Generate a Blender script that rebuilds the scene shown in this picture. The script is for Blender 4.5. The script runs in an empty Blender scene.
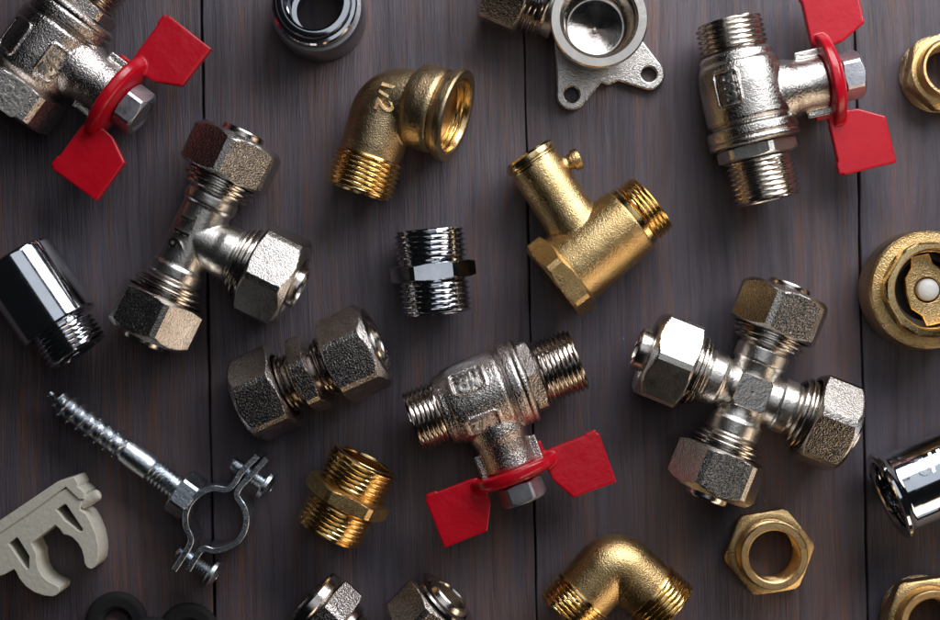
import bpy, bmesh, math, random
from mathutils import Vector, Matrix, Euler
PI = math.pi
R_ = math.radians
random.seed(4)
S = 0.00033          # metres per design unit (about one photo pixel on the table)
D = 1500.0           # camera height in design units
CX, CY = 470.0, 310.0
C = bpy.context.scene.collection
scn = bpy.context.scene

# ------------------------------------------------------------------ camera, world, lamps, exposure
cam_d = bpy.data.cameras.new('camera')
cam = bpy.data.objects.new('camera', cam_d); C.objects.link(cam)
cam.location = (0, 0, D * S)
cam_d.sensor_width = 36.0
cam_d.lens = 36.0 * D / 940.0
cam_d.clip_start = 0.01
cam_d.clip_end = 20
cam_d.dof.use_dof = True
cam_d.dof.focus_distance = (D - 52) * S
cam_d.dof.aperture_fstop = 6.5
scn.camera = cam

world = bpy.data.worlds.new('World'); scn.world = world
world.use_nodes = True
bg = world.node_tree.nodes['Background']
bg.inputs[0].default_value = (0.6, 0.65, 0.75, 1)
bg.inputs[1].default_value = 0.010

def area(name, loc, target, sx, sy, power, col):
    d = bpy.data.lights.new(name, 'AREA'); d.shape = 'RECTANGLE'
    d.size = sx; d.size_y = sy; d.energy = power; d.color = col
    o = bpy.data.objects.new(name, d); C.objects.link(o)
    o.location = loc
    o.rotation_euler = (Vector(target) - Vector(loc)).to_track_quat('-Z', 'Y').to_euler()
    return o
area('key_softbox', (0.21, 0.34, 0.27), (0.07, 0.07, 0), 0.44, 0.25, 2.9, (0.93, 0.95, 1.0))
area('warm_softbox', (0.38, -0.34, 0.20), (0.0, -0.02, 0), 0.46, 0.22, 0.80, (1.0, 0.80, 0.60))
ov = area('overhead_softbox', (0.06, 0.24, 0.62), (0.06, 0.24, 0), 0.60, 0.40, 0.62, (0.86, 0.92, 1.0))
ov.rotation_euler = (0, 0, R_(-55.9))

scn.view_settings.view_transform = 'Standard'
scn.view_settings.look = 'None'
scn.view_settings.exposure = 0
scn.view_settings.gamma = 1

# ------------------------------------------------------------------ materials
def new_mat(name):
    m = bpy.data.materials.new(name); m.use_nodes = True
    nt = m.node_tree
    return m, nt, nt.nodes['Principled BSDF']

def coords(nt, scale=(1, 1, 1), rnd=True):
    tc = nt.nodes.new('ShaderNodeTexCoord')
    mp = nt.nodes.new('ShaderNodeMapping')
    mp.inputs['Scale'].default_value = tuple(s / S for s in scale)
    nt.links.new(tc.outputs['Object'], mp.inputs['Vector'])
    if rnd:
        oi = nt.nodes.new('ShaderNodeObjectInfo')
        mu = nt.nodes.new('ShaderNodeMath'); mu.operation = 'MULTIPLY'; mu.inputs[1].default_value = 57.0
        nt.links.new(oi.outputs['Random'], mu.inputs[0])
        nt.links.new(mu.outputs[0], mp.inputs['Location'])
    return mp.outputs[0]

def noise(nt, vec, scale, detail=3, rough=0.55):
    n = nt.nodes.new('ShaderNodeTexNoise')
    n.inputs['Scale'].default_value = scale
    n.inputs['Detail'].default_value = detail
    n.inputs['Roughness'].default_value = rough
    nt.links.new(vec, n.inputs['Vector'])
    return n.outputs['Fac']

def ramp(nt, fac, stops):
    r = nt.nodes.new('ShaderNodeValToRGB')
    e = r.color_ramp.elements
    while len(e) < len(stops): e.new(0.5)
    for k, (p, c) in enumerate(stops):
        e[k].position = p
        e[k].color = (c, c, c, 1) if isinstance(c, (int, float)) else (*c, 1)
    nt.links.new(fac, r.inputs[0])
    return r.outputs[0]

def metal(name, c0, c1, r0, r1, grain=0.0, gscale=0.55, scratch=0.0, metallic=1.0, aniso=0.0, pits=0.0):
    """c0..c1 patchy colour, r0..r1 roughness, grain = cast sand texture height in units"""
    m, nt, b = new_mat(name)
    v = coords(nt)
    big = noise(nt, v, 0.035, 4, 0.6)
    fine = noise(nt, v, gscale, 2, 0.6)
    b.inputs['Metallic'].default_value = metallic
    col = ramp(nt, big, [(0.35, c0), (0.65, c1)])
    if grain > 0:
        mix = nt.nodes.new('ShaderNodeMix'); mix.data_type = 'RGBA'; mix.blend_type = 'MULTIPLY'
        mix.inputs[0].default_value = 0.35
        g = ramp(nt, fine, [(0.34, 0.42), (0.62, 1.0)])
        nt.links.new(col, mix.inputs[6]); nt.links.new(g, mix.inputs[7])
        col = mix.outputs[2]
    nt.links.new(col, b.inputs['Base Color'])
    smear = noise(nt, v, 0.09, 5, 0.7)
    nt.links.new(ramp(nt, smear, [(0.3, r0), (0.7, r1)]), b.inputs['Roughness'])
    h = None
    if grain > 0:
        h = fine; st, dist = 1.0, grain
    elif scratch > 0:
        v2 = coords(nt, (0.9, 0.9, 0.9))
        h = noise(nt, v2, 0.30, 6, 0.75); st, dist = 1.0, scratch
    if h is not None:
        bp = nt.nodes.new('ShaderNodeBump')
        bp.inputs['Strength'].default_value = st
        bp.inputs['Distance'].default_value = dist * S
        nt.links.new(h, bp.inputs['Height'])
        last = bp
        if grain > 0:
            b2 = nt.nodes.new('ShaderNodeBump')
            b2.inputs['Strength'].default_value = 1.0
            b2.inputs['Distance'].default_value = 0.3 * S
            nt.links.new(noise(nt, v, 0.05, 2, 0.5), b2.inputs['Height'])
            nt.links.new(bp.outputs[0], b2.inputs['Normal'])
            last = b2
        nt.links.new(last.outputs[0], b.inputs['Normal'])
    return m

M = {}
M['nickel_cast'] = metal('nickel_cast', (0.54, 0.50, 0.46), (0.66, 0.61, 0.56), 0.15, 0.24, grain=0.5, gscale=0.72)
M['nickel_satin'] = metal('nickel_satin', (0.66, 0.62, 0.57), (0.76, 0.72, 0.67), 0.26, 0.36, grain=0.28, gscale=0.6)
M['nickel'] = metal('nickel_machined', (0.62, 0.57, 0.52), (0.74, 0.68, 0.61), 0.10, 0.22, scratch=0.25)
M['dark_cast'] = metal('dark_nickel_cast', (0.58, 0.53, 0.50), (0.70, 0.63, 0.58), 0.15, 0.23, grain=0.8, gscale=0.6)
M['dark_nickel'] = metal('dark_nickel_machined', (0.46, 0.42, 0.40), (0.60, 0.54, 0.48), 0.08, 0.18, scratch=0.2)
M['brass_cast'] = metal('brass_cast', (0.69, 0.46, 0.20), (0.82, 0.58, 0.28), 0.25, 0.36, grain=0.55, gscale=0.70)
M['brass_dull'] = metal('brass_cast_brown', (0.46, 0.33, 0.18), (0.58, 0.43, 0.25), 0.26, 0.38, grain=0.55, gscale=0.70)
M['brass'] = metal('brass_machined', (0.80, 0.55, 0.24), (0.90, 0.67, 0.34), 0.10, 0.20, scratch=0.25)
M['brass_satin'] = metal('brass_turned', (0.78, 0.50, 0.22), (0.88, 0.64, 0.33), 0.24, 0.36, scratch=0.6)
M['chrome'] = metal('chrome', (0.60, 0.62, 0.66), (0.68, 0.70, 0.74), 0.07, 0.13)
M['dark_chrome'] = metal('dark_chrome', (0.50, 0.51, 0.54), (0.60, 0.61, 0.64), 0.08, 0.14)
M['brushed'] = metal('brushed_steel', (0.30, 0.29, 0.30), (0.40, 0.39, 0.40), 0.34, 0.44, scratch=0.3)
M['zinc'] = metal('zinc_plating', (0.56, 0.62, 0.68), (0.72, 0.76, 0.80), 0.16, 0.30, scratch=0.5)
M['steel_nut'] = metal('galvanised_steel', (0.42, 0.42, 0.45), (0.58, 0.58, 0.61), 0.30, 0.46, scratch=0.3)

def plastic(name, col, rough, bump=0.15, coat=0.0, bscale=0.12, col2=None):
    m, nt, b = new_mat(name)
    v = coords(nt)
    n = noise(nt, v, bscale, 4, 0.6)
    col2 = col2 or tuple(c * 0.86 for c in col)
    nt.links.new(ramp(nt, n, [(0.3, col2), (0.7, col)]), b.inputs['Base Color'])
    b.inputs['Roughness'].default_value = rough
    b.inputs['Coat Weight'].default_value = coat
    b.inputs['Coat Roughness'].default_value = 0.15
    bp = nt.nodes.new('ShaderNodeBump'); bp.inputs['Distance'].default_value = bump * S
    bp.inputs['Strength'].default_value = 1
    nt.links.new(n, bp.inputs['Height']); nt.links.new(bp.outputs[0], b.inputs['Normal'])
    return m
M['red'] = plastic('red_enamel', (0.47, 0.005, 0.016), 0.24, 0.6, 0.0, 0.055, (0.44, 0.003, 0.012))
M['beige'] = plastic('beige_plastic', (0.62, 0.59, 0.50), 0.42, 0.5, 0.0, 0.25)
M['rubber'] = plastic('black_rubber', (0.006, 0.006, 0.007), 0.75, 0.3)
M['white'] = plastic('white_plastic', (0.72, 0.70, 0.66), 0.4, 0.3)
M['void'] = plastic('hollow_shade', (0.02, 0.018, 0.016), 0.55, 0.3)  # near-black colour standing in for shade down hollows; also backs the plank gaps

def wood():
    m, nt, b = new_mat('stained_wood')
    v = coords(nt, (1, 0.042, 1))
    # gentle waviness of the grain
    vb = coords(nt, (1, 1, 1))
    wob = nt.nodes.new('ShaderNodeTexNoise'); wob.inputs['Scale'].default_value = 0.006; wob.inputs['Detail'].default_value = 2
    nt.links.new(vb, wob.inputs['Vector'])
    sub = nt.nodes.new('ShaderNodeVectorMath'); sub.operation = 'SUBTRACT'; sub.inputs[1].default_value = (0.5, 0.5, 0.5)
    nt.links.new(wob.outputs['Color'], sub.inputs[0])
    mul = nt.nodes.new('ShaderNodeVectorMath'); mul.operation = 'MULTIPLY'; mul.inputs[1].default_value = (12, 0.0, 0)
    nt.links.new(sub.outputs[0], mul.inputs[0])
    add = nt.nodes.new('ShaderNodeVectorMath'); add.operation = 'ADD'
    nt.links.new(v, add.inputs[0]); nt.links.new(mul.outputs[0], add.inputs[1])
    vec = add.outputs[0]
    broad = noise(nt, vec, 0.035, 4, 0.6)
    mid = noise(nt, vec, 0.12, 5, 0.62)
    fine = noise(nt, vec, 0.75, 3, 0.6)
    c1 = ramp(nt, mid, [(0.28, (0.055, 0.043, 0.048)), (0.44, (0.073, 0.065, 0.078)), (0.58, (0.094, 0.083, 0.100)), (0.74, (0.072, 0.060, 0.067))])
    # rusty streaks gather in loose bands
    streak = noise(nt, vec, 0.26, 3, 0.55)
    rust = nt.nodes.new('ShaderNodeMath'); rust.operation = 'MULTIPLY'
    nt.links.new(ramp(nt, streak, [(0.46, 0.0), (0.62, 1.0)]), rust.inputs[0])
    nt.links.new(ramp(nt, broad, [(0.38, 0.12), (0.58, 0.9)]), rust.inputs[1])
    mr = nt.nodes.new('ShaderNodeMix'); mr.data_type = 'RGBA'; mr.inputs[7].default_value = (0.128, 0.076, 0.062, 1)
    nt.links.new(rust.outputs[0], mr.inputs[0]); nt.links.new(c1, mr.inputs[6])
    c2 = ramp(nt, noise(nt, vec, 0.02, 3, 0.6), [(0.34, (0.70, 0.70, 0.76)), (0.5, (0.98, 0.96, 0.97)), (0.66, (1.22, 1.08, 1.0))])
    c3 = ramp(nt, fine, [(0.30, (0.88, 0.88, 0.90)), (0.52, (1, 1, 1)), (0.72, (1.10, 1.09, 1.08))])
    mx = nt.nodes.new('ShaderNodeMix'); mx.data_type = 'RGBA'; mx.blend_type = 'MULTIPLY'; mx.inputs[0].default_value = 1
    nt.links.new(mr.outputs[2], mx.inputs[6]); nt.links.new(c2, mx.inputs[7])
    mx2 = nt.nodes.new('ShaderNodeMix'); mx2.data_type = 'RGBA'; mx2.blend_type = 'MULTIPLY'; mx2.inputs[0].default_value = 1.0
    nt.links.new(mx.outputs[2], mx2.inputs[6]); nt.links.new(c3, mx2.inputs[7])
    oi = nt.nodes.new('ShaderNodeObjectInfo')
    pt = ramp(nt, oi.outputs['Random'], [(0.0, (0.90, 0.90, 0.93)), (1.0, (1.12, 1.08, 1.06))])
    mp2 = nt.nodes.new('ShaderNodeMix'); mp2.data_type = 'RGBA'; mp2.blend_type = 'MULTIPLY'; mp2.inputs[0].default_value = 1.0
    nt.links.new(mx2.outputs[2], mp2.inputs[6]); nt.links.new(pt, mp2.inputs[7])
    mx2 = mp2
    # small pale specks and scuffs
    sp = noise(nt, coords(nt, (1, 0.45, 1)), 0.16, 2, 0.5)
    spk = ramp(nt, sp, [(0.76, 0.0), (0.80, 1.0)])
    mx3 = nt.nodes.new('ShaderNodeMix'); mx3.data_type = 'RGBA'; mx3.inputs[7].default_value = (0.20, 0.17, 0.17, 1)
    nt.links.new(spk, mx3.inputs[0]); nt.links.new(mx2.outputs[2], mx3.inputs[6])
    nt.links.new(mx3.outputs[2], b.inputs['Base Color'])
    nt.links.new(ramp(nt, mid, [(0.3, 0.58), (0.7, 0.42)]), b.inputs['Roughness'])
    bp = nt.nodes.new('ShaderNodeBump'); bp.inputs['Distance'].default_value = 0.9 * S; bp.inputs['Strength'].default_value = 0.8
    nt.links.new(fine, bp.inputs['Height'])
    b2 = nt.nodes.new('ShaderNodeBump'); b2.inputs['Distance'].default_value = 1.6 * S; b2.inputs['Strength'].default_value = 0.8
    nt.links.new(mid, b2.inputs['Height']); nt.links.new(bp.outputs[0], b2.inputs['Normal'])
    nt.links.new(b2.outputs[0], b.inputs['Normal'])
    return m
M['wood'] = wood()

# ------------------------------------------------------------------ mesh helpers (design units, scaled by S on build)
def frame(o=(0, 0, 0), d=(0, 0, 1), roll=0.0):
    """lathe frame: z axis along d, theta 0 pointing up (or to +x for a vertical lathe)"""
    d = Vector(d).normalized()
    up = Vector((0, 0, 1)) if abs(d.z) < 0.95 else Vector((1, 0, 0))
    x = (up - d * up.dot(d)).normalized()
    y = d.cross(x)
    m = Matrix((x, y, d)).transposed().to_4x4()
    return Matrix.Translation(Vector(o)) @ m @ Matrix.Rotation(R_(roll), 4, 'Z')

def hexr(A, cap=1e9, N=6):
    w = 2 * PI / N
    def f(th, z):
        a = ((th + w / 2) % w) - w / 2
        rr = A / math.cos(a)
        if N == 6: rr = min(rr, A * 1.1126 / math.cos(w / 2 - abs(a)))   # narrow bevel along each corner
        return min(rr, cap)
    return f

class MB:
    def __init__(s): s.v = []; s.f = []
    def rev(s, rows, M4=None, n=72, close=False, cap0=False, cap1=False):
        M4 = M4 or Matrix()
        # support rows beside every edge of a long band keep its reflections straight
        full = [rows[0]]
        for (p, q) in zip(rows[:-1], rows[1:]):
            if callable(p[0]) or callable(q[0]):
                dz = q[1] - p[1]
                if abs(dz) > 5 and callable(p[0]) and callable(q[0]):
                    full += [(p[0], p[1] + math.copysign(0.7, dz)), (q[0], q[1] - math.copysign(0.7, dz))]
            else:
                L = math.hypot(q[0] - p[0], q[1] - p[1])
                if L > 5:
                    for t in (0.7 / L, 1 - 0.7 / L):
                        full.append((p[0] + (q[0] - p[0]) * t, p[1] + (q[1] - p[1]) * t))
            full.append(q)
        rows = full
        b = len(s.v); k = len(rows)
        for (r, z) in rows:
            for i in range(n):
                th = 2 * PI * i / n
                rr = r(th, z) if callable(r) else r
                s.v.append(M4 @ Vector((rr * math.cos(th), rr * math.sin(th), z)))
        for j in range(k if close else k - 1):
            a = b + j * n; c = b + ((j + 1) % k) * n
            for i in range(n):
                i2 = (i + 1) % n
                s.f.append((a + i, a + i2, c + i2, c + i))
        if cap0: s.f.append(tuple(b + i for i in reversed(range(n))))
        if cap1: s.f.append(tuple(b + (k - 1) * n + i for i in range(n)))
        return s
    def solid(s, rows, M4=None, n=72): return s.rev(rows, M4, n, cap0=True, cap1=True)
    def box(s, lo, hi, M4=None):
        M4 = M4 or Matrix(); b = len(s.v)
        for z in (lo[2], hi[2]):
            for (x, y) in ((lo[0], lo[1]), (hi[0], lo[1]), (hi[0], hi[1]), (lo[0], hi[1])):
                s.v.append(M4 @ Vector((x, y, z)))
        for q in ((0, 3, 2, 1), (4, 5, 6, 7), (0, 1, 5, 4), (1, 2, 6, 5), (2, 3, 7, 6), (3, 0, 4, 7)):
            s.f.append(tuple(b + i for i in q))
        return s
    def prism(s, pts, z0, z1, M4=None):
        M4 = M4 or Matrix(); b = len(s.v); n = len(pts)
        for z in (z0, z1):
            for p in pts: s.v.append(M4 @ Vector((p[0], p[1], z)))
        s.f.append(tuple(b + i for i in reversed(range(n)))); s.f.append(tuple(b + n + i for i in range(n)))
        for i in range(n):
            j = (i + 1) % n
            s.f.append((b + i, b + j, b + n + j, b + n + i))
        return s
    def sweep(s, path, prof, closed=False):
        """path: points with fixed up = z; prof: (side, up) pairs, closed loop"""
        b = len(s.v); n = len(path); k = len(prof)
        for i, p in enumerate(path):
            p = Vector(p)
            a = Vector(path[(i - 1) % n]) if (closed or i > 0) else p
            c = Vector(path[(i + 1) % n]) if (closed or i < n - 1) else p
            t = (c - a).normalized(); side = Vector((0, 0, 1)).cross(t).normalized(); up = t.cross(side)
            for (x, y) in prof: s.v.append(p + side * x + up * y)
        for i in range(n if closed else n - 1):
            a = b + i * k; c = b + ((i + 1) % n) * k
            for j in range(k):
                j2 = (j + 1) % k
                s.f.append((a + j, a + j2, c + j2, c + j))
        if not closed:
            s.f.append(tuple(b + j for j in reversed(range(k)))); s.f.append(tuple(b + (n - 1) * k + j for j in range(k)))
        return s
    def mesh(s, name):
        me = bpy.data.meshes.new(name)
        me.from_pydata([tuple(v) for v in s.v], [], s.f)
        bm = bmesh.new(); bm.from_mesh(me)
        bmesh.ops.recalc_face_normals(bm, faces=bm.faces)
        bm.to_mesh(me); bm.free()
        return me
    def build(s, name, mat, parent=None, sharp=32):
        return finish(s.mesh(name), name, mat, parent, sharp)
    def cast(s, name, mat, parent=None, voxel=1.0, smooth=5):
        """fuse everything in this builder into one softly filleted casting"""
        me = s.mesh(name)
        t = bpy.data.objects.new('tmp', me); C.objects.link(t)
        r = t.modifiers.new('r', 'REMESH'); r.mode = 'VOXEL'; r.voxel_size = voxel; r.use_smooth_shade = True
        q = t.modifiers.new('s', 'SMOOTH'); q.iterations = smooth; q.factor = 0.5
        bpy.context.view_layer.update()
        dg = bpy.context.evaluated_depsgraph_get()
        out = bpy.data.meshes.new_from_object(t.evaluated_get(dg))
        out.name = name
        bpy.data.objects.remove(t); bpy.data.meshes.remove(me)
        return finish(out, name, mat, parent, None)

def finish(me, name, mat, parent, sharp=32):
    me.transform(Matrix.Scale(S, 4))
    me.materials.clear(); me.materials.append(mat)
    me.polygons.foreach_set('use_smooth', [True] * len(me.polygons))
    if sharp: me.set_sharp_from_angle(angle=R_(sharp))
    me.update()
    o = bpy.data.objects.new(name, me); C.objects.link(o)
    if parent: o.parent = parent
    return o

def curve_mesh(cu):
    t = bpy.data.objects.new('tmp', cu); C.objects.link(t)
    bpy.context.view_layer.update()
    me = bpy.data.meshes.new_from_object(t.evaluated_get(bpy.context.evaluated_depsgraph_get()))
    bpy.data.objects.remove(t); bpy.data.curves.remove(cu)
    return me

def plate(loops, z0, z1, bev=0.8, tf=None):
    """flat plate with holes: loops of (x, y), bevelled edges; returns a mesh in design units"""
    cu = bpy.data.curves.new('plate', 'CURVE'); cu.dimensions = '2D'; cu.fill_mode = 'BOTH'
    for L in loops:
        sp = cu.splines.new('POLY'); sp.points.add(len(L) - 1)
        for p, q in zip(sp.points, L): p.co = (q[0], q[1], 0, 1)
        sp.use_cyclic_u = True
    cu.extrude = (z1 - z0) / 2 - bev; cu.bevel_depth = bev; cu.bevel_resolution = 2; cu.offset = -bev
    me = curve_mesh(cu)
    me.transform(Matrix.Translation((0, 0, (z0 + z1) / 2)))
    if tf: me.transform(tf)
    return me

def circ(x, y, r, n=32, a0=0, a1=360, rev=False):
    k = n if a1 - a0 == 360 else n + 1
    p = [(x + r * math.cos(R_(a0 + (a1 - a0) * i / n)), y + r * math.sin(R_(a0 + (a1 - a0) * i / n))) for i in range(k)]
    return p[::-1] if rev else p

def text_on(parent, s, size, u0, v0, Rad, h, mat, flip=1, depth=2.8, M4=None, spacing=1.05, name='raised_lettering', stretch=1.0):
    """raised lettering wrapped round a cylinder along local x (axis height h)"""
    cu = bpy.data.curves.new('t', 'FONT'); cu.body = s; cu.size = size
    cu.align_x = 'CENTER'; cu.align_y = 'CENTER'; cu.extrude = depth * 0.5; cu.bevel_depth = 0.18
    cu.bevel_resolution = 1; cu.offset = 0.4; cu.space_character = spacing; cu.resolution_u = 4
    me = curve_mesh(cu)
    bm = bmesh.new(); bm.from_mesh(me)
    bmesh.ops.triangulate(bm, faces=bm.faces)
    for v in bm.verts:
        tx, ty, tz = v.co
        x = u0 + flip * tx * stretch; a = (v0 + flip * ty) / Rad; rr = Rad + tz + depth * 0.25
        p = Vector((x, rr * math.sin(a), rr * math.cos(a)))
        v.co = (M4 @ p) if M4 else p + Vector((0, 0, h))
    bm.to_mesh(me); bm.free()
    return finish(me, name, mat, parent, 40)

def rrect_path(w, hgt, r, n=5):
    pts = []
    for (cx, cy, a) in ((w / 2 - r, hgt / 2 - r, 0), (-w / 2 + r, hgt / 2 - r, 90), (-w / 2 + r, -hgt / 2 + r, 180), (w / 2 - r, -hgt / 2 + r, 270)):
        for i in range(n + 1):
            t = R_(a + 90 * i / n); pts.append((cx + r * math.cos(t), cy + r * math.sin(t)))
    out = []
    for i in range(len(pts)):
        p, q = pts[i], pts[(i + 1) % len(pts)]
        d = math.hypot(q[0] - p[0], q[1] - p[1]); k = max(1, int(d / 3))
        for j in range(k): out.append((p[0] + (q[0] - p[0]) * j / k, p[1] + (q[1] - p[1]) * j / k))
    return out

def panel_on(mb, w, hgt, u0, v0, Rad, h, t=1.0):
    """raised border wrapped on a cylinder, added to a casting"""
    pts = rrect_path(w, hgt, 4)
    P = []
    for (x, y) in pts:
        a = (v0 + y) / Rad
        P.append((Vector((u0 + x, Rad * math.sin(a), h + Rad * math.cos(a))), Vector((0, math.sin(a), math.cos(a)))))
    b = len(mb.v); n = len(P)
    for i, (p, nn) in enumerate(P):
        tan = (P[(i + 1) % n][0] - P[i - 1][0]).normalized(); sd = tan.cross(nn)
        for (x, y) in ((-t, -2.5), (t, -2.5), (t, 1.0), (0, 1.7), (-t, 1.0)): mb.v.append(p + sd * x + nn * y)
    for i in range(n):
        a = b + i * 5; c = b + ((i + 1) % n) * 5
        for j in range(5): mb.f.append((a + j, a + (j + 1) % 5, c + (j + 1) % 5, c + j))

def thread_rows(r, z0, z1, pitch=4.8, depth=2.6, per=6, serr=False, ph=0.0):
    """helical thread rows from z0 to z1, ends run out, crests lightly serrated"""
    rows = []
    n = max(2, int(round(abs(z1 - z0) / pitch * per)))
    lo, hi = min(z0, z1), max(z0, z1)
    prof = lambda t: 0.0 if t < 0.12 or t > 0.88 else (1.0 if 0.42 < t < 0.58 else ((t - 0.12) / 0.30 if t <= 0.42 else (0.88 - t) / 0.30))
    def f(th, z):
        t = (z / pitch + th / (2 * PI) + ph) % 1.0
        g = prof(t)
        rr = r - depth * g
        if serr and g < 0.05:
            rr -= 0.4 * (1 if math.sin(th * 36 + z * 0.9) > 0.3 else 0)
        e = min((z - lo), (hi - z)) / pitch
        if e < 0.8: rr -= depth * 0.55 * (0.8 - max(e, 0))
        return rr
    for i in range(n + 1):
        rows.append((f, z0 + (z1 - z0) * i / n))
    return rows

def hex_rows(A, z0, z1, ch0=3.0, ch1=3.0, N=6, full=None):
    """chamfered hexagon band between z0 < z1"""
    Rc = A / math.cos(PI / N)
    rows = []
    def end(z, c, sgn):
        out = []
        lo = 0.93 if c >= 4 else 0.965
        for i in range(7):
            t = i / 6
            out.append((hexr(A, A * lo + (Rc * 0.97 - A * lo) * t, N), z + sgn * c * t))
        return out
    rows += end(z0, ch0, 1) if ch0 > 0 else [(hexr(A, 1e9, N), z0)]
    rows += end(z1, ch1, -1)[::-1] if ch1 > 0 else [(hexr(A, 1e9, N), z1)]
    return rows

# ------------------------------------------------------------------ things
def ground(px, py, h=0.0):
    k = (D - h) / D
    return ((px - CX) * k, (CY - py) * k)

def thing(name, label, cat, px, py, h, ang, tilt=0.0, group=None, roll=0.0, lift=0.0, grow=1.0):
    """Empty on the table; its local axis height h is seen at photo position px, py"""
    o = bpy.data.objects.new(name, None); C.objects.link(o)
    k = (D - h) / D
    x, y = ground(px, py, h)
    o.location = (x * S, y * S, lift * S)
    o.rotation_euler = (R_(roll), R_(-tilt), R_(ang))
    o.scale = (k * grow, k * grow, k * grow)
    o.empty_display_size = 0.01
    o['label'] = label; o['category'] = cat
    if group: o['group'] = group
    return o

# --- the table
top = bpy.data.objects.new('tabletop', None); C.objects.link(top); top['kind'] = 'structure'
def plank(x0, x1, dy, gap=2.4):
    w = x1 - x0 - gap; L = 1500; n = 110
    def edge(x):
        a, b2, c = (random.uniform(0, 6) for _ in range(3))
        return [(x + 0.35 * math.sin(i * 0.31 + a) + 0.25 * math.sin(i * 0.87 + b2) + random.uniform(-0.22, 0.22), -L / 2 + L * i / n) for i in range(n + 1)]
    lo, hi = edge(-w / 2), edge(w / 2)
    me = plate([hi + lo[::-1]], -30, 0, 1.1)
    o = finish(me, 'plank', M['wood'], top, 40)
    o.location = (((x0 + x1) / 2) * S, dy * S, 0)
    return o
for k, (a, b_) in enumerate(((-925, -590), (-590, -262), (-262, 60), (60, 391), (391, 720), (720, 1040))):
    plank(a, b_, (37 * k) % 60 - 30, 1.9 if k in (2, 3) else 2.6)
top.rotation_euler = (0, 0, R_(1.25))
under = MB().box((-900, -740, -40), (1020, 740, -31)).build('underlay', M['void'], top)

# --- compression joint arm: collar + nut + insert along direction dvec from centre c
def comp_arm(t, c, dvec, zr, zn, zo, A, roll, nutm, colm, nut_r=None, ins_r=21, protr=6.5, coll=None):
    F = frame(c, dvec, roll)
    rc = coll or A * 0.86
    m = MB()
    rows = [(24, zr - 2), (rc * 0.80, zr - 1.5)]
    step = (zn + 1 - zr) / 3.0
    for q, k in enumerate((0.90, 1.0, 0.95)):
        z = zr + q * step
        rows += [(rc * k * 0.96, z), (rc * k, z + 0.8), (rc * k, z + step * 0.45), (rc * k * 0.96, z + step * 0.62), (rc * 0.82, z + step * 0.70), (rc * 0.82, z + step * 0.92)]
    rows += [(rc - 6, zn + 6), (24, zn + 6)]
    m.rev(rows, F, 84).build('threaded_collar', colm, t)
    m = MB()
    hr = A * 0.68
    rows = [(rc + 1.5, zn + 6), (rc + 1.5, zn + 0.8), (rc + 2.4, zn)] + hex_rows(A, zn, zo, 3.4, 6.5)
    rows += [(A * 0.88, zo + 0.3), (hr + 3, zo + 0.3), (hr + 0.6, zo - 1.5), (hr, zo - 4), (hr, zo - 24), (3, zo - 24)]
    m.rev(rows, F, 96, cap1=True).build('union_nut', nutm, t, 25)
    m = MB()
    rows = [(ins_r, zo - 24), (ins_r, zo + protr - 1.5), (ins_r - 0.8, zo + protr), (ins_r - 3.2, zo + protr), (ins_r - 4, zo + protr - 1.2),
            (ins_r - 4.5, zo - 6), (ins_r - 6, zo - 8), (ins_r - 6, zo - 23)]
    m.rev(rows, F, 64, close=True).build('pipe_sleeve', M['nickel'], t)

# ================================================================== tee
t = thing('compression_tee', 'nickel compression tee with three hexagonal nuts and T16 cast on its run', 'tee fitting', 194, 237, 45, 64.3, grow=1.06)
h = 45
m = MB()
for dx in (1, -1):
    m.solid([(23.5, -1), (23.5, 30), (25.8, 33), (25.8, 42), (24, 44), (24, 56)], frame((0, 0, h), (dx, 0, 0)), 64)
m.solid([(23.0, 0), (24, 24), (25.5, 31), (25.8, 42), (24, 44), (24, 56)], frame((0, 0, h), (0, -1, 0)), 64)
m.cast('tee_body', M['nickel_satin'], t, 1.0, 6)
comp_arm(t, (0, 0, h), (1, 0, 0), 47, 62, 104, 41, 30, M['nickel_cast'], M['nickel'])
comp_arm(t, (0, 0, h), (-1, 0, 0), 47, 62, 104, 40, 13, M['nickel_cast'], M['nickel'])
comp_arm(t, (0, 0, h), (0, -1, 0), 47, 62, 106, 41, 41, M['nickel_cast'], M['nickel'])
text_on(t, 'T16', 21, 1, 8, 24.6, h, M['nickel'], flip=-1, spacing=1.15)

# ================================================================== cross
t = thing('compression_cross', 'nickel four-way compression cross with a square boss at its centre', 'cross fitting', 747.5, 391.5, 45, 68.2, grow=1.04)
m = MB()
for d in ((1, 0), (-1, 0), (0, 1), (0, -1)):
    m.solid([(22.5, -1), (22.5, 20), (24, 28), (26.2, 30), (26.2, 43), (24, 45), (24, 56)], frame((0, 0, h), (d[0], d[1], 0)), 64)
m.cast('cross_body', M['nickel_satin'], t, 1.0, 5)
q4 = hexr(16.2, 20.5, 4); q5 = hexr(15.2, 19.2, 4)
rows = [(q4, 12), (q4, 26.6), (q5, 27.8), (15.0, 27.8)]
r = 14.0
while r > 1:
    rows += [(r, 27.8), (r - 1.4, 27.68)]; r -= 2.8
MB().rev(rows + [(0.3, 27.6)], frame((0, 0, h), (0, 0, 1)), 96, cap1=True).build('square_boss', M['nickel'], t, 20)
comp_arm(t, (0, 0, h), (1, 0, 0), 48, 61, 104, 41, 12, M['nickel_cast'], M['nickel'])
comp_arm(t, (0, 0, h), (-1, 0, 0), 48, 61, 104, 41, -5, M['nickel_cast'], M['nickel'])
comp_arm(t, (0, 0, h), (0, 1, 0), 48, 61, 104, 41, 30, M['nickel_satin'], M['nickel'], protr=11)
comp_arm(t, (0, 0, h), (0, -1, 0), 48, 61, 104, 41, 20, M['nickel_cast'], M['nickel'])

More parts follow.
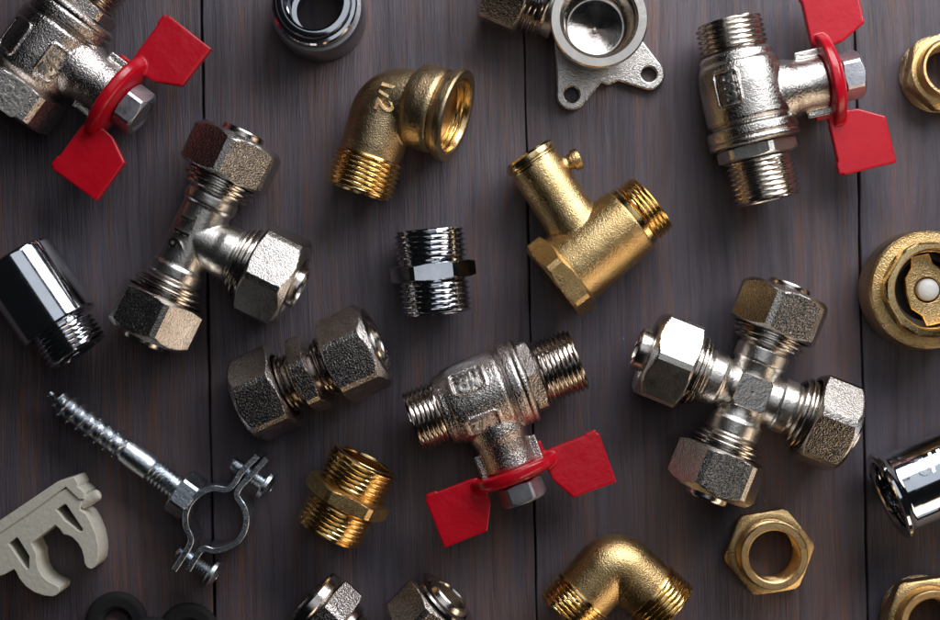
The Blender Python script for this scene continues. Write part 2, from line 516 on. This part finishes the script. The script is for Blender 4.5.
# ================================================================== straight compression coupling
h = 42
t = thing('compression_coupling', 'dark nickel straight coupling with two large nuts and a small hexagon between', 'coupling', 313, 372, h, 24.1, tilt=6)
m = MB()
m.solid([(22, -30), (22, 30)], frame((0, 0, h), (1, 0, 0)), 64)
m.build('coupling_body', M['dark_nickel'], t)
MB().rev([(20, -8)] + hex_rows(36, -8.5, 8.5, 2, 2) + [(20, 8)], frame((0, 0, h), (1, 0, 0), 10), 96).build('middle_hexagon', M['dark_cast'], t, 25)
for s_, rl in ((1, 8), (-1, -10)):
    comp_arm(t, (0, 0, h), (s_, 0, 0), 13, 27, 73 if s_ < 0 else 76, 40.5, rl, M['dark_cast'], M['dark_nickel'], ins_r=20, protr=1, coll=31)

# ================================================================== ball valves
def ball_valve(t, sy, h=46, female=False, texts=()):
    X = frame((0, 0, h), (1, 0, 0)); U0 = -11.5
    m = MB()
    left = -52 if female else -57
    m.solid([(28, left), (33.5, left), (35.5, left + 3), (36, -48), (38.5, -45), (39.5, -40), (41, -25), (41.2, 8), (39, 11), (37, 12.2),
             (37, 13.4), (41, 14.6), (43.6, 16), (44, 24), (42.4, 25.5), (42.4, 26.5), (44, 28), (43.6, 31.5), (41, 33.5), (30, 34)], X, 96)
    Y = frame((U0, 0, h), (0, sy, 0))
    m.solid([(30, 0), (30.5, 34), (30, 42), (27.5, 50), (26, 60), (26, 76), (24, 78)], Y, 72)
    for e in (-1, 1):
        a = (U0 + e * 27 - 5.5, min(sy * 54, sy * 79), h - 6); b2 = (U0 + e * 27 + 5.5, max(sy * 54, sy * 79), h + 7)
        m.box(a, b2)
    panel_on(m, 34, 24, -22, 23 * -sy, 41, h)
    if not (female or sy > 0) or female: panel_on(m, 34, 19, -22, 24.5 * sy, 41, h)
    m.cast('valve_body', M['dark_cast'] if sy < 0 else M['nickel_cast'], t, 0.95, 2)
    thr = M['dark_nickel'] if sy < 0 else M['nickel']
    # hexagon beside the ring, then the male thread
    MB().rev([(28, 33.6)] + hex_rows(34.5, 33.6, 46.5, 1.5, 2.2) + [(28, 46.5)], frame((0, 0, h), (1, 0, 0), 20), 96).build('hex_collar', M['dark_cast'] if sy < 0 else M['nickel_satin'], t, 25)
    def male(s_, z0, z1, r):
        rows = [(r - 3, z0 - 1)] + thread_rows(r, z0, z1, 4.9, 3.0, serr=False) + [(r - 3.0, z1 + 0.4), (r - 7, z1 + 0.4), (r - 8, z1 - 1), (r - 8.5, z1 - 26), (2, z1 - 28)]
        MB().rev(rows, frame((0, 0, h), (s_, 0, 0)), 144, cap1=True).build('threaded_end', thr, t)
    male(1, 46.5, 88.5, 32.8)
    if not female:
        male(-1, 57, 88, 32.8)
    else:
        rows = [(30, -2)] + hex_rows(44, 0, 34, 3, 3) + [(36, 34.3), (33, 33), (32, 28), (31, 8), (2, 8)]
        MB().rev(rows, frame((-51, 0, h), (-1, 0, 0), -18), 96, cap1=True).build('hex_socket', M['dark_cast'], t, 25)
    # stem, handle, nut
    MB().rev([(17, 76), (17, 92), (14, 94)], Y, 48, cap1=True).build('stem', M['nickel'], t)
    m = MB()
    Ys = Y @ Matrix.Diagonal((0.84, 1.0, 1.0, 1.0))
    m.solid([(30, 77), (42, 77), (44.5, 78), (45, 80), (44.6, 85), (42, 88), (36, 90.5), (27, 92), (17, 92.5)], Ys, 80)
    for e in (-1, 1):
        W = [(30, 80), (38, 73.5), (47, 73), (88, 73), (90.5, 74.5), (93, 76.5), (92, 128), (46, 127.5), (33, 103), (32, 92)]
        pts = [(U0 + e * a, sy * b) for a, b in W]
        if e * sy < 0: pts = pts[::-1]
        m.prism(pts, h - 4.6, h + 5.0)
        # pressed lug at the outer edge of the wing
        m.box((min(U0 + e * 80, U0 + e * 91), min(sy * 71.5, sy * 77), h - 3), (max(U0 + e * 80, U0 + e * 91), max(sy * 71.5, sy * 77), h + 5))
    e = 1
    m.box((U0 + 29, min(sy * 62, sy * 84), h - 4), (U0 + 36, max(sy * 62, sy * 84), h + 5))
    m.cast('butterfly_handle', M['red'], t, 0.9, 4)
    MB().rev([(8, 89)] + hex_rows(21.5, 93, 113.5, 1.5, 3) + [(17, 114), (14.5, 112), (14, 111.5), (13, 112.5), (6, 113.2)], frame((U0, 0, h), (0, sy, 0), 4), 96, cap1=True).build('handle_nut', M['steel_nut'], t, 25)
    for (s2, sz, u, v, fl, Rd) in texts:
        text_on(t, s2, sz, u, v, Rd, h, M['nickel_satin'] if (sy > 0 or not female) else M['nickel_satin'], flip=fl, depth=2.2)

t = thing('ball_valve', 'dark nickel ball valve with both ends threaded and its red handle pointing down', 'ball valve', 495.3, 390.9, 46, 21, group='ball valves with red butterfly handles')
ball_valve(t, -1, texts=(('1/2', 17, -22, -24.5, -1, 41.2), ('USS', 13, -22, 28.5, -1, 41.2), ('MO', 13, -22, 17.5, -1, 41.2)))
t = thing('ball_valve', 'bright nickel ball valve with red handle on its right, near the top right', 'ball valve', 747.8, 110.9, 46, -77.3, group='ball valves with red butterfly handles')
t.scale = tuple(s * 1.035 for s in t.scale)
ball_valve(t, 1, texts=(('5S2', 16, -22, -22, 1, 41.2),))
t = thing('ball_valve', 'dark brownish ball valve with hexagonal socket end and red handle in the top left corner', 'ball valve', 56, 36.4, 46, 53.1, group='ball valves with red butterfly handles')
t.scale = tuple(s * 1.035 for s in t.scale)
ball_valve(t, -1, female=True, texts=(('1/2', 18, -22, -24.5, -1, 41.2),))
m = MB()
pts = rrect_path(31, 25, 3)
for (z0, z1, w) in ((0, 1.8, 0),):
    P = [(x, y, 0) for x, y in pts]
    m.sweep(P, ((-1.3, -1), (1.3, -1), (1.0, 1.4), (-1.0, 1.4)), closed=True)
# seat the framed plate of lettering on the socket's flat: flat at roll 18 degrees from straight up
FL = Matrix.Translation((0, 0, 46)) @ Matrix.Rotation(R_(18), 4, 'X') @ Matrix.Translation((-69, 0, 44.2))
m.v = [FL @ v for v in m.v]
m.build('lettering_border', M['nickel_satin'], t, 40)
for s2, yy in (('CV', -5.5), ('CY/K', 6)):
    F2 = FL @ Matrix.Rotation(PI, 4, 'Z') @ Matrix.Translation((0, yy, -1000))
    text_on(t, s2, 12.5, 0, 0, 1000, 0, M['nickel_satin'], M4=F2, depth=1.6)

# ================================================================== brass elbow with socket
h = 36
t = thing('brass_elbow', 'brass elbow with 1/2 cast on its bend and a flared socket facing right', 'elbow fitting', 398.5, 100, h, -18, tilt=15, lift=2, grow=1.05)
def bend(m, r, Rb, h, dirs=((1, 0), (0, -1)), n=14):
    """quarter bend of centreline radius Rb tangent to +x and -y legs, sphere-free sweep"""
    c = Vector((Rb, -Rb, h))
    path = []
    for i in range(n + 1):
        a = R_(90 + 90 * i / n)
        path.append(c + Vector((Rb * math.cos(a), Rb * math.sin(a), 0)))
    prof = [(r * math.cos(2 * PI * k / 48), r * math.sin(2 * PI * k / 48)) for k in range(48)]
    m.sweep([tuple(p) for p in path], prof)
m = MB()
bend(m, 31.5, 20, h)
m.solid([(31.5, 18), (31.5, 40)], frame((0, 0, h), (1, 0, 0)), 64)
m.solid([(31.5, 18), (30.5, 50), (29.5, 60), (28, 64)], frame((0, 0, h), (0, -1, 0)), 64)
m.solid([(28, 24), (37, 27), (40, 31), (41, 38), (41, 50), (39.5, 54), (36, 55)], frame((0, 0, h), (1, 0, 0)), 80)
m.cast('elbow_body', M['brass_dull'], t, 1.0, 5)
MB().rev([(30, 50), (38, 54), (41, 58), (44, 62.5), (44.6, 68), (43.8, 70), (37, 70.2), (35.6, 68.5), (35, 66)]
         + thread_rows(34.5, 66, 44, 4.6, -1.8, serr=False) + [(31, 43), (30, 38), (10, 34)], frame((0, 0, h), (1, 0, 0)), 96, cap1=True).build('flared_socket', M['brass_dull'], t)
MB().rev([(35.2, 69.2), (34.4, 66)] + thread_rows(33.6, 66, 46, 4.6, -1.6, serr=False) + [(30, 45), (30, 36), (4, 35.5)], frame((0, 0, h), (1, 0, 0)), 96, cap1=True).build('socket_bore', M['brass'], t)
MB().rev([(27, 60), (33, 60.5), (33.4, 62)] + thread_rows(33.5, 62, 95, 4.7, 2.5) + [(29, 95.4), (25, 95.4), (24, 80), (3, 79)],
         frame((0, 0, h), (0, -1, 0)), 144, cap1=True).build('threaded_end', M['brass'], t)
F2 = Matrix.Translation((0, 0, h)) @ Matrix.Rotation(R_(-90), 4, 'Z')
text_on(t, '1/2', 23, 4, 9, 31.6, 0, M['brass_satin'], flip=1, M4=F2, depth=3.6)

# ================================================================== brass elbow with two threaded ends
h = 36
t = thing('brass_elbow', 'brass right-angle elbow with both ends threaded, at the bottom edge', 'elbow fitting', 615, 560, h, -42.3)
m = MB()
bend(m, 31.5, 14, h)
for d in ((1, 0, 0), (0, -1, 0)):
    m.solid([(31.5, 12), (31, 46), (29, 48)], frame((0, 0, h), d), 64)
m.cast('elbow_body', M['brass_cast'], t, 1.0, 5)
for d in ((1, 0, 0), (0, -1, 0)):
    MB().rev([(27, 44), (33, 45.5), (33.4, 47.5), (31, 48.5)] + thread_rows(33.5, 48.5, 76, 4.9, 2.6, serr=d[0] == 0) + [(29, 76.4), (26, 76.4), (25, 60), (3, 59)],
             frame((0, 0, h), d), 144, cap1=True).build('threaded_end', M['brass'], t)

# ================================================================== brass relief valve body
h = 42
t = thing('relief_valve_body', 'plain brass branch fitting with a small side nipple, hexagonal foot and one threaded end', 'valve fitting', 602, 243, h, 39.1)
m = MB()
m.solid([(30, -56), (39.5, -48), (39, -20), (37.5, 20), (36.5, 36), (35, 37)], frame((0, 0, h), (1, 0, 0)), 80)
F = frame((-13, 0, h), (0.10, 1, 0.0))
m.solid([(30, 0), (28.5, 34), (27, 50), (26.6, 105), (25, 106)], F, 64)
m.solid([(8, 0), (7.6, 34)], frame((-9, 93, h + 4), (0.96, -0.28, 0)), 32)
m.cast('valve_body', M['brass_cast'], t, 1.0, 6)
MB().rev([(24, -40)] + hex_rows(41, -43, -21, 3.5, 3.5) + [(22, -21)], frame((-26 + 5, 0, h), (1, 0, 0), 12) , 96, cap0=True, cap1=True).build('hex_foot', M['brass_cast'], t, 25)
MB().rev([(20, 101), (26.8, 102.5), (27, 105), (26, 106.2), (26, 107.3), (27.4, 108), (27.8, 109.5), (27.8, 114), (26, 116.5), (20, 117)], F, 72, cap1=True).build('end_cap', M['brass'], t)
MB().rev([(6, 30), (8, 37), (8, 38.2), (10.6, 39.6), (11, 43), (10.6, 46.5), (8.4, 47.5)], frame((-9, 93, h + 4), (0.96, -0.28, 0)), 40, cap1=True).build('side_nipple', M['brass_cast'], t)
MB().rev([(28, 34), (34.6, 35), (35.2, 37.5), (35.2, 42), (33, 44)] + thread_rows(33.5, 44, 64, 4.6, 2.7, serr=False) + [(29, 64.3), (26, 64.3), (25, 48), (3, 46)],
         frame((0, 0, h), (1, 0, 0)), 144, cap1=True).build('threaded_end', M['brass'], t)

# ================================================================== nipples
def nipple(t, h, r, L, A, hx, roll, mt, mh, pitch=4.8):
    X = frame((0, 0, h), (1, 0, 0))
    for s_ in (1, -1):
        rows = [(r - 2.6, hx - 1), (r - 2.6, hx + 1.5)] + thread_rows(r, hx + 1.5, L, pitch, 2.6, ph=0.3 * s_) + [(r - 4, L + 0.4), (r - 7.5, L + 0.4), (r - 8.5, L - 1.5), (r - 8.5, 0)]
        MB().rev(rows, frame((0, 0, h), (s_, 0, 0)), 144).build('threaded_end', mt, t)
    MB().rev([(r - 6, -hx)] + hex_rows(A, -hx, hx, 2, 2) + [(r - 6, hx)], frame((0, 0, h), (1, 0, 0), roll), 96).build('hex_collar', mh, t, 25)
t = thing('brass_nipple', 'gleaming brass double-threaded nipple with a rough hexagon round its middle', 'nipple', 348.5, 494, 40, 62.8, tilt=3, grow=1.05)
nipple(t, 40, 34, 39, 38, 7.5, 8, M['brass'], M['brass_cast'])
t = thing('chrome_nipple', 'short dark chrome nipple threaded at both ends with a polished hexagon between', 'nipple', 433, 270, 40, 96, tilt=2, grow=1.03)
nipple(t, 40, 34.5, 41, 37.2, 8.5, 2, M['dark_chrome'], M['dark_chrome'], 5.2)

# ================================================================== chrome extension, left edge
h = 42
t = thing('chrome_extension', 'mirror-polished chrome pipe extension with one narrower threaded end, at the left edge', 'pipe extension', 60.5, 327, h, -55.9)
X = frame((0, 0, h), (1, 0, 0))
MB().rev([(30, -76), (33, -82), (37.5, -83), (40, -81.5), (40.6, -79), (40.6, -2.5), (39.6, -0.6), (37, 0), (26, 0.4)], X, 120).build('sleeve', M['chrome'], t)
MB().rev([(28, -1), (29, 0.5), (29, 3)] + thread_rows(32.5, 3, 31, 5.0, 2.6) + [(29.5, 31.5), (26, 31.5), (24.5, 28), (24, 4), (3, 3)], X, 144, cap1=True).build('threaded_end', M['dark_chrome'], t)
MB().rev([(31, -80), (30, -40), (3, -38)], X, 72, cap1=True).build('bore', M['dark_chrome'], t)

# ================================================================== upright chrome bush at the top
t = thing('chrome_bush', 'upright dark chrome bush with its round mouth facing up at the top edge', 'bush fitting', 321, 16, 4, 0)
Z = frame((0, 0, 0), (0, 0, 1))
MB().rev([(40, 0), (45.5, 1), (46, 3), (45.5, 44), (43.5, 52), (37, 53)], Z, 96).build('brushed_foot', M['brushed'], t)
MB().rev([(37, 50), (40.6, 54), (41, 56), (41, 68), (39.5, 70), (36.5, 70.5), (36.2, 76), (35, 78), (32, 79), (29.5, 79), (28, 77), (26.5, 73)]
         + thread_rows(26, 73, 26, 5.0, -2.0, serr=False) + [(22, 25), (22, 0.5), (40, 0.3)], Z, 112).build('polished_rim', M['dark_chrome'], t)

# ================================================================== wall plate elbow
t = thing('wall_plate_elbow', 'nickel wall-plate elbow with round threaded mouth and two drilled ears, at the top edge', 'elbow fitting', 593.5, 31.5, 0, 0)
e1, e2 = (-22.4, -64.5), (54.5, -44.5)
out = circ(e1[0], e1[1], 15.5, 14, 165, 325) + [(7, -53), (14, -55.5), (24, -51)] + circ(e2[0], e2[1], 15.5, 14, 250, 405) + [(46, -8), (40, 20), (10, 40), (-30, 30), (-41, 5), (-38, -38)]
me = plate([out, circ(e1[0], e1[1], 7.3, 24), circ(e2[0], e2[1], 7.3, 24)], 0.5, 10, 1.8)
finish(me, 'drilled_plate', M['nickel_cast'], t, 40)
m = MB()
m.rev([(40, 3), (41, 14), (40.5, 44), (44, 52), (45.5, 58), (45, 60), (37.5, 59), (36.5, 10), (20, 4)], Z, 96, close=True)
F = frame((0, 0, 32), (-0.923, 0.385, 0))
m.solid([(30, 39), (29, 48), (28, 54)], F, 64)
m.cast('elbow_body', M['nickel_satin'], t, 1.0, 5)
MB().rev([(44, 56), (46.3, 58), (47, 60), (47, 64.5), (45.6, 66.3), (37.8, 66.5), (36.2, 65), (36, 62), (33.6, 60)] + thread_rows(33, 60, 34, 4.8, -1.6, serr=False)
         + [(30.5, 32), (30.5, 24), (29, 22), (28, 21)], Z, 128).build('threaded_mouth', M['nickel'], t, 20)
rows = [(29.5, 24), (28.5, 21)]
for i in range(14):
    q = 28 - i * 2
    rows += [(q, 21 - i * 0.42), (q - 1.7, 20.75 - i * 0.42)]
MB().rev(rows, Z, 112, cap1=True).build('conical_seat', M['dark_nickel'], t, 40)  # darker nickel than the mouth puts the bowl's shade into its colour
MB().rev([(24, 48), (32, 48.5), (33.5, 51), (32, 53)] + thread_rows(35, 53.5, 76, 5.4, 2.8, serr=False) + [(24, 77)], F, 112).build('threaded_collar', M['dark_nickel'], t)
MB().rev([(34, 75), (36, 71)] + hex_rows(38.5, 70.5, 112, 3.5, 4) + [(28, 112.3), (24, 108), (24, 90), (3, 90)], frame((0, 0, 39), (-0.923, 0.385, 0), 26), 96, cap1=True).build('union_nut', M['dark_cast'], t, 25)

# ================================================================== upright brass reducers (tiered)
def reducer(t, rb, z1, A, z2, rr, ri, z3, vertex_deg, knurl=True):
    def kn(th, z): return rb - (1.5 if math.sin(th * 30 + z * 0.7) > 0 else 0)
    MB().rev([(rb - 4, 0), (rb - 0.5, 1.5)] + thread_rows(rb, 2, z1, 4.6, 2.4) + [(rb - 5, z1 + 1)], Z, 144).build('threaded_foot', M['brass_dull'], t)
    MB().rev([(rb - 8, z1)] + hex_rows(A, z1, z2, 2, 3.4) + [(rr, z2 + 0.3)], frame((0, 0, 0), (0, 0, 1), vertex_deg - 30), 96).build('hex_collar', M['brass_cast'], t, 25)
    MB().rev([(rr + 0.5, z2 - 1), (rr + 0.5, z2 + 2), (rr - 0.6, z3 - 3), (rr - 1.5, z3 - 1), (rr - 2.4, z3), (ri + 1.4, z3), (ri, z3 - 1.6)]
             + thread_rows(ri, z3 - 2, 22, 4.8, -1.5, serr=False) + [(ri - 4, 21), (ri - 4, 0.5), (rb - 4, 0.4)], Z, 128).build('bored_ring', M['brass_satin'], t)
t = thing('brass_reducer', 'upright brass hexagonal reducer with open bore at the right edge, above the check valve', 'reducer', 936.5, 75, 0, 0)
reducer(t, 38.5, 14, 35.5, 33, 29.5, 23.5, 47, 139.5)
t = thing('brass_reducer', 'upright brass hexagonal reducer with open bore in the bottom right corner', 'reducer', 920, 615, 0, 0)
reducer(t, 41, 14, 41, 34, 35, 26, 49, 128)

# ================================================================== brass bushing
t = thing('brass_bushing', 'flat brass hexagonal bushing with a round hole, lying right of the two-ended elbow', 'bushing', 768, 551, 6, 0)
MB().rev([(36, 0)] + hex_rows(40, 0, 15, 1.5, 2.4) + [(35, 15.2)], frame((0, 0, 0), (0, 0, 1), -21), 96).build('hex_flange', M['brass_cast'], t, 25)
MB().rev([(36, 0.5), (36, 12), (34.5, 14)] + thread_rows(34, 14, 35, 4.6, 2.0, serr=False) + [(33.2, 36), (32.0, 38), (26.6, 38), (25.0, 36.5)]
         + thread_rows(25.0, 36, 1, 4.6, -1.3, serr=False), Z, 128).build('threaded_ring', M['brass_satin'], t)

# ================================================================== check valve
t = thing('check_valve', 'upright brass check valve showing a white plastic pin inside its mouth, at the right edge', 'check valve', 912.5, 290.5, 0, 0)
m = MB()
m.rev([(50, 0), (56, 6), (58.5, 18), (58.5, 40), (57.5, 48), (57, 50.5), (54, 51.5), (38, 51.5), (38, 4)], Z, 112, close=True)
m.cast('valve_body', M['brass_dull'], t, 1.1, 3)
MB().rev([(54, 51), (56.6, 51.4), (56.8, 53), (55, 55), (46, 55.5)], Z, 112).build('flange_rim', M['brass_cast'], t)
MB().rev([(44, 50)] + [(hexr(44, 47.5), 54), (hexr(44, 47.5), 69), (hexr(44, 46.5), 71), (hexr(43, 44.8), 72.5)] + [(39.5, 72.7), (37.6, 70), (37.3, 66)]
         + thread_rows(37, 66, 56, 4.2, -1.2, serr=False) + [(36.6, 55), (36.3, 30), (35, 26)], frame((0, 0, 0), (0, 0, 1), 30), 120).build('hex_mouth', M['brass'], t, 22)
MB().rev([(36.4, 42), (36, 44), (30, 44.5), (29, 42), (29, 31), (3, 31)], Z, 72, cap1=True).build('valve_seat', M['void'], t)  # depth shade of the mouth painted on as near-black
bar = [(-9, 34.5), (-11, 24), (-19, 15), (-21, 0), (-19, -15), (-10, -24), (-8, -34.5), (8, -34.5), (10, -24), (19, -15), (21, 0), (19, 15), (11, 24), (9, 34.5)]
me = plate([bar, circ(0, 0, 12.2, 32)], 40, 49, 1.5, Matrix.Rotation(R_(12), 4, 'Z'))
finish(me, 'guide_bridge', M['brass_cast'], t, 40)
MB().rev([(10.8, 32), (10.8, 50), (10, 53), (7, 55), (3, 55.6)], Z, 40, cap1=True).build('guide_pin', M['white'], t)

# ================================================================== chrome socket, right edge
h = 46
t = thing('chrome_socket', 'polished chrome socket with a flared rim and raised 1/2 at the right edge', 'socket fitting', 888, 497, h, 23)
X = frame((0, 0, h), (1, 0, 0))
MB().rev([(34, 4), (36, 1), (38, 0), (43, -0.4), (45, 1), (45.4, 3.5), (44.2, 6), (41.5, 8), (40.2, 11), (39.8, 20), (39.8, 110), (38, 112), (34, 112), (33, 108)], X, 112).build('socket_sleeve', M['chrome'], t)
MB().rev([(34.5, 3)] + thread_rows(34.5, 4, 30, 4.8, -1.8, serr=False) + [(31, 32), (30, 60), (3, 61)], X, 112, cap1=True).build('threaded_bore', M['dark_chrome'], t)
text_on(t, '1/2', 27, 46, 24, 40, h, M['chrome'], flip=-1, depth=1.8)
for dy in (-26, 20, 29):
    MB().box((12, -1.2, 38.8), (34, 1.2, 41.0), Matrix.Translation((0, 0, h)) @ Matrix.Rotation(R_(-dy * 1.4), 4, 'X')).build('grip_rib', M['chrome'], t)

# ================================================================== two fittings on the bottom edge
h = 41
t = thing('compression_coupling', 'small dark fitting with round collar and hexagon at the bottom edge below the brass nipple', 'coupling', 309.8, 602, h, -43.8, group='compression fittings cut off by the bottom edge')
X = frame((0, 0, h), (1, 0, 0))
MB().rev([(24, -1), (26, -4), (32, -4.5), (36, -4), (37.6, -2), (37.8, 1), (37.8, 6), (36.5, 8), (30, 9), (29, 11)], X, 96).build('collar', M['dark_nickel'], t)
MB().rev([(27, 9)] + hex_rows(37, 10, 36, 1.5, 2.5) + [(28, 36.3)], frame((0, 0, h), (1, 0, 0), 5), 96).build('hexagon', M['dark_cast'], t, 25)
MB().rev([(24, 35), (31.5, 36), (32.5, 37.5), (32.5, 43), (31, 44.5), (27, 45)] + thread_rows(29, 45, 62, 4.2, 2.4) + [(24, 62.4), (21, 62), (20, 0), (24, -2)], X, 112).build('threaded_end', M['dark_nickel'], t)
t = thing('compression_coupling', 'dark compression nut with a shiny pipe mouth facing the upper right, at the bottom edge', 'coupling', 450, 597, h, 46, tilt=9, group='compression fittings cut off by the bottom edge')
MB().rev([(26, -2)] + hex_rows(38, -44, -3, 3, 3)[::-1] + [(30, -44.5), (24, -44.5)], frame((0, 0, h), (1, 0, 0), 14), 96, cap1=True).build('union_nut', M['dark_cast'], t, 25)
MB().rev([(24, -6), (34, -3.4), (35.5, -2), (35.8, 1.5), (34.5, 3.5), (28, 4.6), (26, 3), (25, 0), (24, -8)], X, 96).build('front_ring', M['dark_nickel'], t)
MB().rev([(24.6, -8), (24.4, 3), (22.5, 8), (21, 9.5), (18.5, 9.5), (17.6, 8), (17, -4), (16, -14), (3, -15)], X, 80, cap1=True).build('pipe_mouth', M['nickel'], t)

# ================================================================== pipe clamp with hanger bolt
h = 25
HT = 48
OX, OY, AN = 215.5, 518.0, -36.3
t = thing('pipe_clamp', 'zinc-plated pipe clamp ring on a long hanger bolt, two screws joining its halves', 'pipe clamp', OX, OY, HT, AN)
ca, sa = math.cos(R_(AN)), math.sin(R_(AN))
def loc(px, py):
    dx, dy = px - OX, -(py - OY)
    return (dx * ca + dy * sa, -dx * sa + dy * ca)
def smooth_path(P, k=5):
    out = []
    n = len(P)
    for i in range(n - 1):
        p0, p1, p2, p3 = P[max(i - 1, 0)], P[i], P[i + 1], P[min(i + 2, n - 1)]
        for j in range(k):
            u = j / k
            out.append(tuple(0.5 * (2 * b + (c - a) * u + (2 * a - 5 * b + 4 * c - d) * u * u + (3 * b - a - 3 * c + d) * u ** 3) for a, b, c, d in zip(p0, p1, p2, p3)))
    out.append(P[-1]); return out
A_ = [(257, 456), (241.7, 471.3), (234, 483), (226, 490), (214.5, 488.5), (203, 491.5), (191.3, 501), (185, 514), (185.6, 528), (190, 538.4), (188.7, 546), (181, 559), (173.2, 570.7)]
B_ = [(266, 459), (253.3, 472.6), (238.5, 488.5), (236.5, 497), (243, 507.5), (245.8, 519), (243.5, 532), (236.5, 542.3), (225, 548.8), (213.3, 551.4), (202.5, 549.3), (195.2, 557.8), (187.4, 570.7)]
for P in (A_, B_):
    L = smooth_path([loc(*p) + (h - 1,) for p in P])
    w, hh = 2.9, 22.5
    MB().sweep(L, ((-w, -hh + .6), (-w + .6, -hh), (w - .6, -hh), (w, -hh + .6), (w, hh - .6), (w - .6, hh), (-w + .6, hh), (-w, hh - .6))).build('clamp_half', M['zinc'], t, 40)
for (a, b) in (((228.7, 461.5), (265.5, 485.5)), ((174.5, 551), (210.5, 575))):
    pa, pb = loc(*a), loc(*b)
    d = Vector((pb[0] - pa[0], pb[1] - pa[1], 0)); Ln = d.length
    F = frame((pa[0], pa[1] - 3.5, h), d)
    sc = MB().rev([(3, 0), (4.2, 1)] + thread_rows(8.0, 1.5, Ln, 3.0, 1.4, serr=False), F, 40, cap0=True).build('clamp_screw', M['zinc'], t)
    MB().rev([(5, Ln - 4), (14.5, Ln - 4.2), (15.8, Ln - 2.6), (15.8, Ln + 1.0), (12.5, Ln + 3.6), (8, Ln + 5.4), (4.4, Ln + 5.8), (4, Ln + 2.5), (0.5, Ln + 2.5)], F, 48, cap1=True).build('screw_head', M['zinc'], sc)
F = frame((0, -3.5, h), (1, 0, 0))
# hanger bolt: coarse wood thread, plain shank, fine machine thread
def coarse(th, z):
    tt = (z / 11.5 + th / (2 * PI)) % 1.0
    core = 10.6; crest = 16.0
    g = max(0, 1 - abs(tt - 0.5) / 0.33)
    tip = min(1, max(0.30, (z + 215) / 20.0))
    return (core + (crest - core) * g) * tip
rows = [(coarse, z) for z in [(-212 + i * 0.95) for i in range(101)]]
rows += [(12.6, -116), (13.2, -104), (13.2, -84), (12.2, -82)] + thread_rows(13.4, -81, -30, 4.6, 1.7, serr=False)
MB().rev(rows, F, 64, cap0=True, cap1=True).build('hanger_bolt', M['zinc'], t, 36)
MB().rev([(8, -50)] + hex_rows(22, -50, -29, 2.2, 2.2) + [(8, -29)], frame((0, -3.5, h), (1, 0, 0), -6), 96).build('welded_nut', M['zinc'], t, 25)

# ================================================================== beige plastic pipe clip
HC = 42
t = thing('pipe_clip', 'beige plastic double pipe clip with open jaws, at the left edge below the hanger bolt', 'pipe clip', 50, 540, HC, 0)
def cl(p): return (p[0] / 4.429 - 50, -(470 + p[1] / 4.429 - 540))
def cs(P, k=5, closed=True):
    return P
body = [(262, 97), (296, 80), (318, 100), (345, 128), (362, 140), (352, 175), (380, 195), (402, 232), (424, 285), (434, 335), (436, 372), (431, 408), (419, 430), (402, 440), (384, 434), (372, 414),
        (368, 385), (358, 350), (341, 322), (318, 299), (300, 290), (279, 286), (262, 262), (243, 244), (137, 323), (150, 352), (161, 372), (160, 400), (168, 437), (188, 472), (215, 495), (246, 508),
        (262, 520), (262, 536), (250, 552), (232, 561), (195, 558), (150, 543), (112, 517), (84, 484), (68, 452), (60, 440), (20, 462), (0, 470), (-30, 460), (-52, 440), (-75, 432), (-150, 475), (-190, 400), (-190, 372), (-55, 300), (0, 268)]
s1 = [(247, 176), (284, 151), (292, 155), (364, 262), (362, 271), (350, 272), (298, 232), (284, 222)]
s2 = [(35, 326), (71, 299), (78, 304), (127, 382), (126, 438), (117, 438), (100, 420)]
me = plate([[cl(p) for p in body], [cl(p) for p in s1], [cl(p) for p in s2]], 0.5, HC, 0.9)
finish(me, 'clip_body', M['beige'], t, 40)
rail = [(256, 50), (326, 29), (334, 34), (347, 60), (345, 74), (360, 84), (376, 100), (372, 128), (350, 130), (310, 92), (292, 74), (140, 185), (-60, 318), (-195, 392), (-215, 345), (-60, 262), (0, 222)]
me = plate([[cl(p) for p in rail]], 0.5, HC + 2, 0.9)
finish(me, 'top_rail', M['beige'], t, 40)
a, b = cl((352, 152)), cl((432, 108))
F = frame((a[0], a[1], HC - 7), (b[0] - a[0], b[1] - a[1], 0))
MB().solid([(6.0, 0), (6.0, 17), (5.2, 19.5), (3, 21)], F, 36).build('hinge_peg', M['beige'], t)
MB().box((-4, -4.5, -HC + 7.5), (4, 4.5, 0), Matrix.Translation((a[0] + 1, a[1], HC - 7))).build('peg_web', M['beige'], t)

# ================================================================== black rubber rings
t1 = thing('rubber_ring', 'black rubber ring in the bottom left, the left one of a touching pair', 'rubber ring', 117, 622, 5, 0, group='black rubber rings at the bottom edge')
rr = [(12.5, 3), (13.5, 0.8), (28, 0.8), (30.5, 3), (31, 6), (29.5, 9), (26, 10.5), (17, 10.5), (13.2, 8)]
MB().rev(rr, Z, 72, close=True).build('ring', M['rubber'], t1)
t2 = thing('rubber_ring', 'black rubber ring in the bottom left, the right one of a touching pair', 'rubber ring', 189, 633, 5, 0, group='black rubber rings at the bottom edge')
MB().rev(rr, Z, 72, close=True).build('ring', M['rubber'], t2)
t3 = thing('rubber_ring', 'small black rubber ring peeping between the two larger rings at the bottom edge', 'rubber ring', 153, 642, 5, 0, group='black rubber rings at the bottom edge')
MB().rev([(r * 0.9, z) for r, z in rr], Matrix.Translation((0,0,9.5)), 72, close=True).build('ring', M['rubber'], t3)
